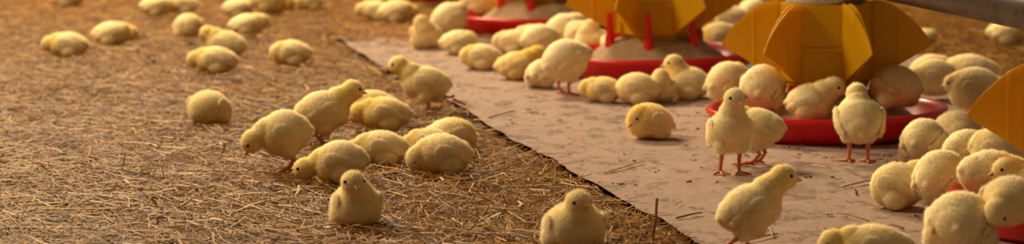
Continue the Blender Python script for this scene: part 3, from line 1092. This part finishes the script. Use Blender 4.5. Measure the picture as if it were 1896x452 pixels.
chick(1866, 83, 5, 'loaf', 'far blurred chick resting below the grey pipe', G_FAR, LZ, yel=0.8, s=1.08)
# ---- nearest feeder huddle
chick(1710, 308, 60, 'squat', 'fluffy chick at the upper left of the right huddle', G_F4, PZ, yel=0.25, bz=33, br=(30, 29, 30), hd=(20, 0, 44), s=0.97)
chick(1770, 290, 100, 'squat', 'rearmost greyish chick of the right huddle', G_F4, PZ, yel=0.2, bz=32, br=(34, 31, 28), hd=(20, 0, 40), tint=(0.93, 0.89, 0.85), s=1.0)
chick(1790, 318, 30, 'squat', 'chick squeezed in the middle of the right huddle', G_F4, PZ, yel=0.35, bz=30, br=(32, 27, 26), hd=(22, 0, 36), s=0.95)
chick(1845, 330, 160, 'squat', 'chick just under the tip of the nearest yellow panel', G_F4, PZ, yel=0.5, bz=36, br=(32, 28, 30), hd=(22, 0, 42), s=0.98)
chick(1661, 385, 150, 'squat', 'plump resting chick at the left end of the right huddle', G_F4, PZ, yel=0.45, bz=27, br=(31, 29, 27), hd=(10, 0, 32), look=(0, -60), s=0.97)
chick(1715, 368, 172, 'squat', 'chick whose dark-eyed face peeps out left behind the standing one', G_F4, PZ, yel=0.6, bz=26, br=(26, 24, 25), hd=(18, 0, 34), look=(20, -35), s=0.92)
chick(1741, 396, 55, 'rear', 'pale chick standing back to us at the left rim of the nearest pan', G_F4, PZ, yel=0.2, gait='stand', bz=44, br=(32, 31, 32), pitch=12, hd=(30, 0, 56), s=0.97)
chick(1838, 385, 20, 'feed', 'chick standing over the rim of the nearest pan, side on', G_F4, PZ + 0.024, yel=0.45, bz=36, br=(38, 29, 28), hd=(34, 0, 40), legs=False, s=1.0)
chick(1868, 424, -122, 'feed', 'chick pecking into the nearest pan with beak pointing down', G_F4, PZ + 0.030, yel=0.45, bz=32, br=(31, 30, 26), hd=(36, 0, 24), look=(0, -75), legs=False, s=0.95)
chick(1896, 385, 185, 'sit', 'chick cut off by the right border above the nearest pan', G_F4, PZ + 0.030, yel=0.5, hd=(22, 0, 44), s=0.97)
chick(1779, 476, 75, 'squat', 'large round chick in the bottom right corner with its back to us', G_F4, PZ, yel=0.55, bz=35, br=(35, 37, 34), hd=(22, 0, 46), s=1.0)
chick(1618, 500, 178, 'rest', 'chick lying at the bottom edge with its face turned left', G_PAP, PZ, yel=0.8, bz=24, br=(38, 27, 23), hd=(43, 0, 29), look=(6, -12), s=0.98)
chick(1388, 469, 16, 'stand', 'biggest chick walking to the right on the paper in the foreground', G_PAP, PZ, yel=0.75, gait='walk', hd=(39, 0, 84), look=(-14, -4), bz=50, pitch=20, br=(34, 27, 26), s=0.96)

dg = bpy.context.evaluated_depsgraph_get()
dg.update()
wing_mesh = {}
for sgn, o in wing_temp.items():
    em = o.evaluated_get(dg).to_mesh()
    wing_mesh[sgn] = fluff(em, 11 + sgn, 2600, 0.0030, (0.05, 0, 0.0), 0.35, None, [], (-1, 0, -0.25), 1.0, sgn)
    wing_mesh[sgn].name = 'wing'
# eyes and beak, shared
bm = bmesh.new()
bmesh.ops.create_uvsphere(bm, u_segments=14, v_segments=10, radius=0.0021)
EYE = bpy.data.meshes.new('eye')
bm.to_mesh(EYE)
bm.free()
EYE.materials.append(M['eye'])
EYE.polygons.foreach_set('use_smooth', [True] * len(EYE.polygons))


def beak_mesh():
    V, F = [], []
    # upper and lower mandible as curved cones, oval in section
    for (zs, ln, h0, dr) in ((0.0006, 0.0088, 0.0026, -0.0022), (-0.0013, 0.0068, 0.0016, -0.0004)):
        n, m = 12, 6
        b = len(V)
        for i in range(m):
            t = i / (m - 1)
            r = (1 - t ** 1.4) + 0.04
            for k in range(n):
                a = 2 * math.pi * k / n
                V.append((t * ln, 0.0030 * r * math.cos(a), zs + dr * t * t + h0 * r * math.sin(a)))
        for i in range(m - 1):
            for k in range(n):
                l = (k + 1) % n
                F.append((b + i * n + k, b + i * n + l, b + (i + 1) * n + l, b + (i + 1) * n + k))
        F.append(tuple(b + (m - 1) * n + k for k in range(n)))
        F.append(tuple(b + k for k in reversed(range(n))))
    me = bpy.data.meshes.new('beak')
    me.from_pydata(V, [], F)
    me.materials.append(M['beak'])
    me.polygons.foreach_set('use_smooth', [True] * len(me.polygons))
    return me


BEAK = beak_mesh()


def foot_mesh(sp=38):
    parts = []
    for a, L in ((-sp, 0.019), (0, 0.023), (sp, 0.019), (180 if sp > 20 else 25, 0.009)):
        c, s = math.cos(R(a)), math.sin(R(a))
        parts.append(tube_geo([(0, 0, 0.0032), (c * L * 0.3, s * L * 0.3, 0.0030), (c * L * 0.6, s * L * 0.6, 0.0019), (c * L * 0.88, s * L * 0.88, 0.0017), (c * L, s * L, 0.0006)],
                              [0.0023, 0.0017, 0.0018, 0.0013, 0.0004], 7))
    v, f = merge_geo(parts)
    me = bpy.data.meshes.new('foot')
    me.from_pydata(v, [], f)
    me.materials.append(M['leg'])
    me.polygons.foreach_set('use_smooth', [True] * len(me.polygons))
    return me


FOOT = foot_mesh()
FOOT_CLOSED = foot_mesh(9)


def child(name, me, parent, loc, rot, color=None):
    o = bpy.data.objects.new(name, me)
    COL.objects.link(o)
    o.parent = parent
    o.location = loc
    o.rotation_euler = rot
    if color: o.color = color
    return o


GAIT = {'stand': ((4, 0), (-2, 0)), 'walk': ((7, 0), (-36, 9)), 'kick': ((0, 0), (-44, 24))}

for cdef in chicks:
    p = cdef['p']
    h, rotH, bl = cdef['h'], cdef['rotH'], cdef['bl']
    em = cdef['tmp'].evaluated_get(dg).to_mesh()
    eyes = []
    for sg in (1, -1):
        eyes.append(h + rotH @ Vector((7.2, sg * 10.9, 2.6)))
    bk = h + rotH @ Vector((13.6, 0, -2.2))
    keepout = [(tuple(e * MM), 0.0030) for e in eyes] + [(tuple((bk + rotH @ Vector((2, 0, 0))) * MM), 0.0042)]
    ycen = Vector(h) * 0.7 + Vector(bl(p['br'][0] * 0.5, 0, p['br'][2] * 0.5)) * 0.3
    near = cdef['py'] > 150
    me = fluff(em, 100 + cdef['i'], 24000 if near else 9000, 0.0033, tuple(ycen * MM), cdef['yel'], 0.0006 if not p['legs'] else None,
               keepout, (-1, 0, -0.35), 1.0 if near else 2.0)
    base = at(cdef['px'], cdef['py'], cdef['z'])
    root = empty('chick', base, R(cdef['deg']))
    root.scale = (cdef['s'],) * 3
    tag(root, cdef['label'], 'chick', cdef['group'])
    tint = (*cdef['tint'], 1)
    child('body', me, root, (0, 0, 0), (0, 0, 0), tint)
    for sg in (1, -1):
        w = Vector(bl(-1, sg * (p['br'][1] - 2.6), 2)) * MM
        wo = child('wing', wing_mesh[sg], root, w, (R(-8) * sg, -R(p['pitch']), R(4) * sg), tint)
        wo.scale = (1.12, 1.12, 1.12)
    shut = cdef['pose'] in ('rest', 'loaf', 'squat')
    for e in eyes:
        eo = child('eye', EYE, root, e * MM, rotH.to_euler())
        if shut: eo.scale = (0.9, 1.0, 0.3)
    child('beak', BEAK, root, bk * MM, rotH.to_euler())
    if cdef['gait']:
        for sg, (fx, fz) in zip((1, -1), GAIT[cdef['gait']]):
            hip = Vector(bl(-4 if fz == 0 else -20, sg * 12, -p['br'][2] * 0.85))
            ft = Vector((fx + 1, sg * 12, fz))
            hock = Vector((hip.x - 6 if fz == 0 else (hip.x + ft.x) / 2 - 1, sg * 12, (hip.z + ft.z) * 0.55 if fz == 0 else (hip.z + ft.z) / 2 + 1))
            pts = [hip + Vector((0, 0, 6)), hip, hock, hock.lerp(ft, 0.5), ft + Vector((0, 0, 3))]
            v, f = tube_geo([tuple(q * MM) for q in pts], [0.0040, 0.0036, 0.0027, 0.0021, 0.0023], 9)
            lg = mesh_np('leg', v, f, M['leg'], True, root)
            if fz == 0:
                child('foot', FOOT, lg, (ft.x * MM, ft.y * MM, 0), (0, 0, R(6) * sg))
            elif cdef['gait'] == 'kick':
                child('foot', FOOT_CLOSED, lg, (ft.x * MM, ft.y * MM, ft.z * MM), (0, R(152), 0))
            else:
                child('foot', FOOT_CLOSED, lg, (ft.x * MM, ft.y * MM, ft.z * MM), (0, R(70), 0))

for o in list(wing_temp.values()) + [c['tmp'] for c in chicks]:
    me = o.data
    bpy.data.objects.remove(o)
    bpy.data.meshes.remove(me)
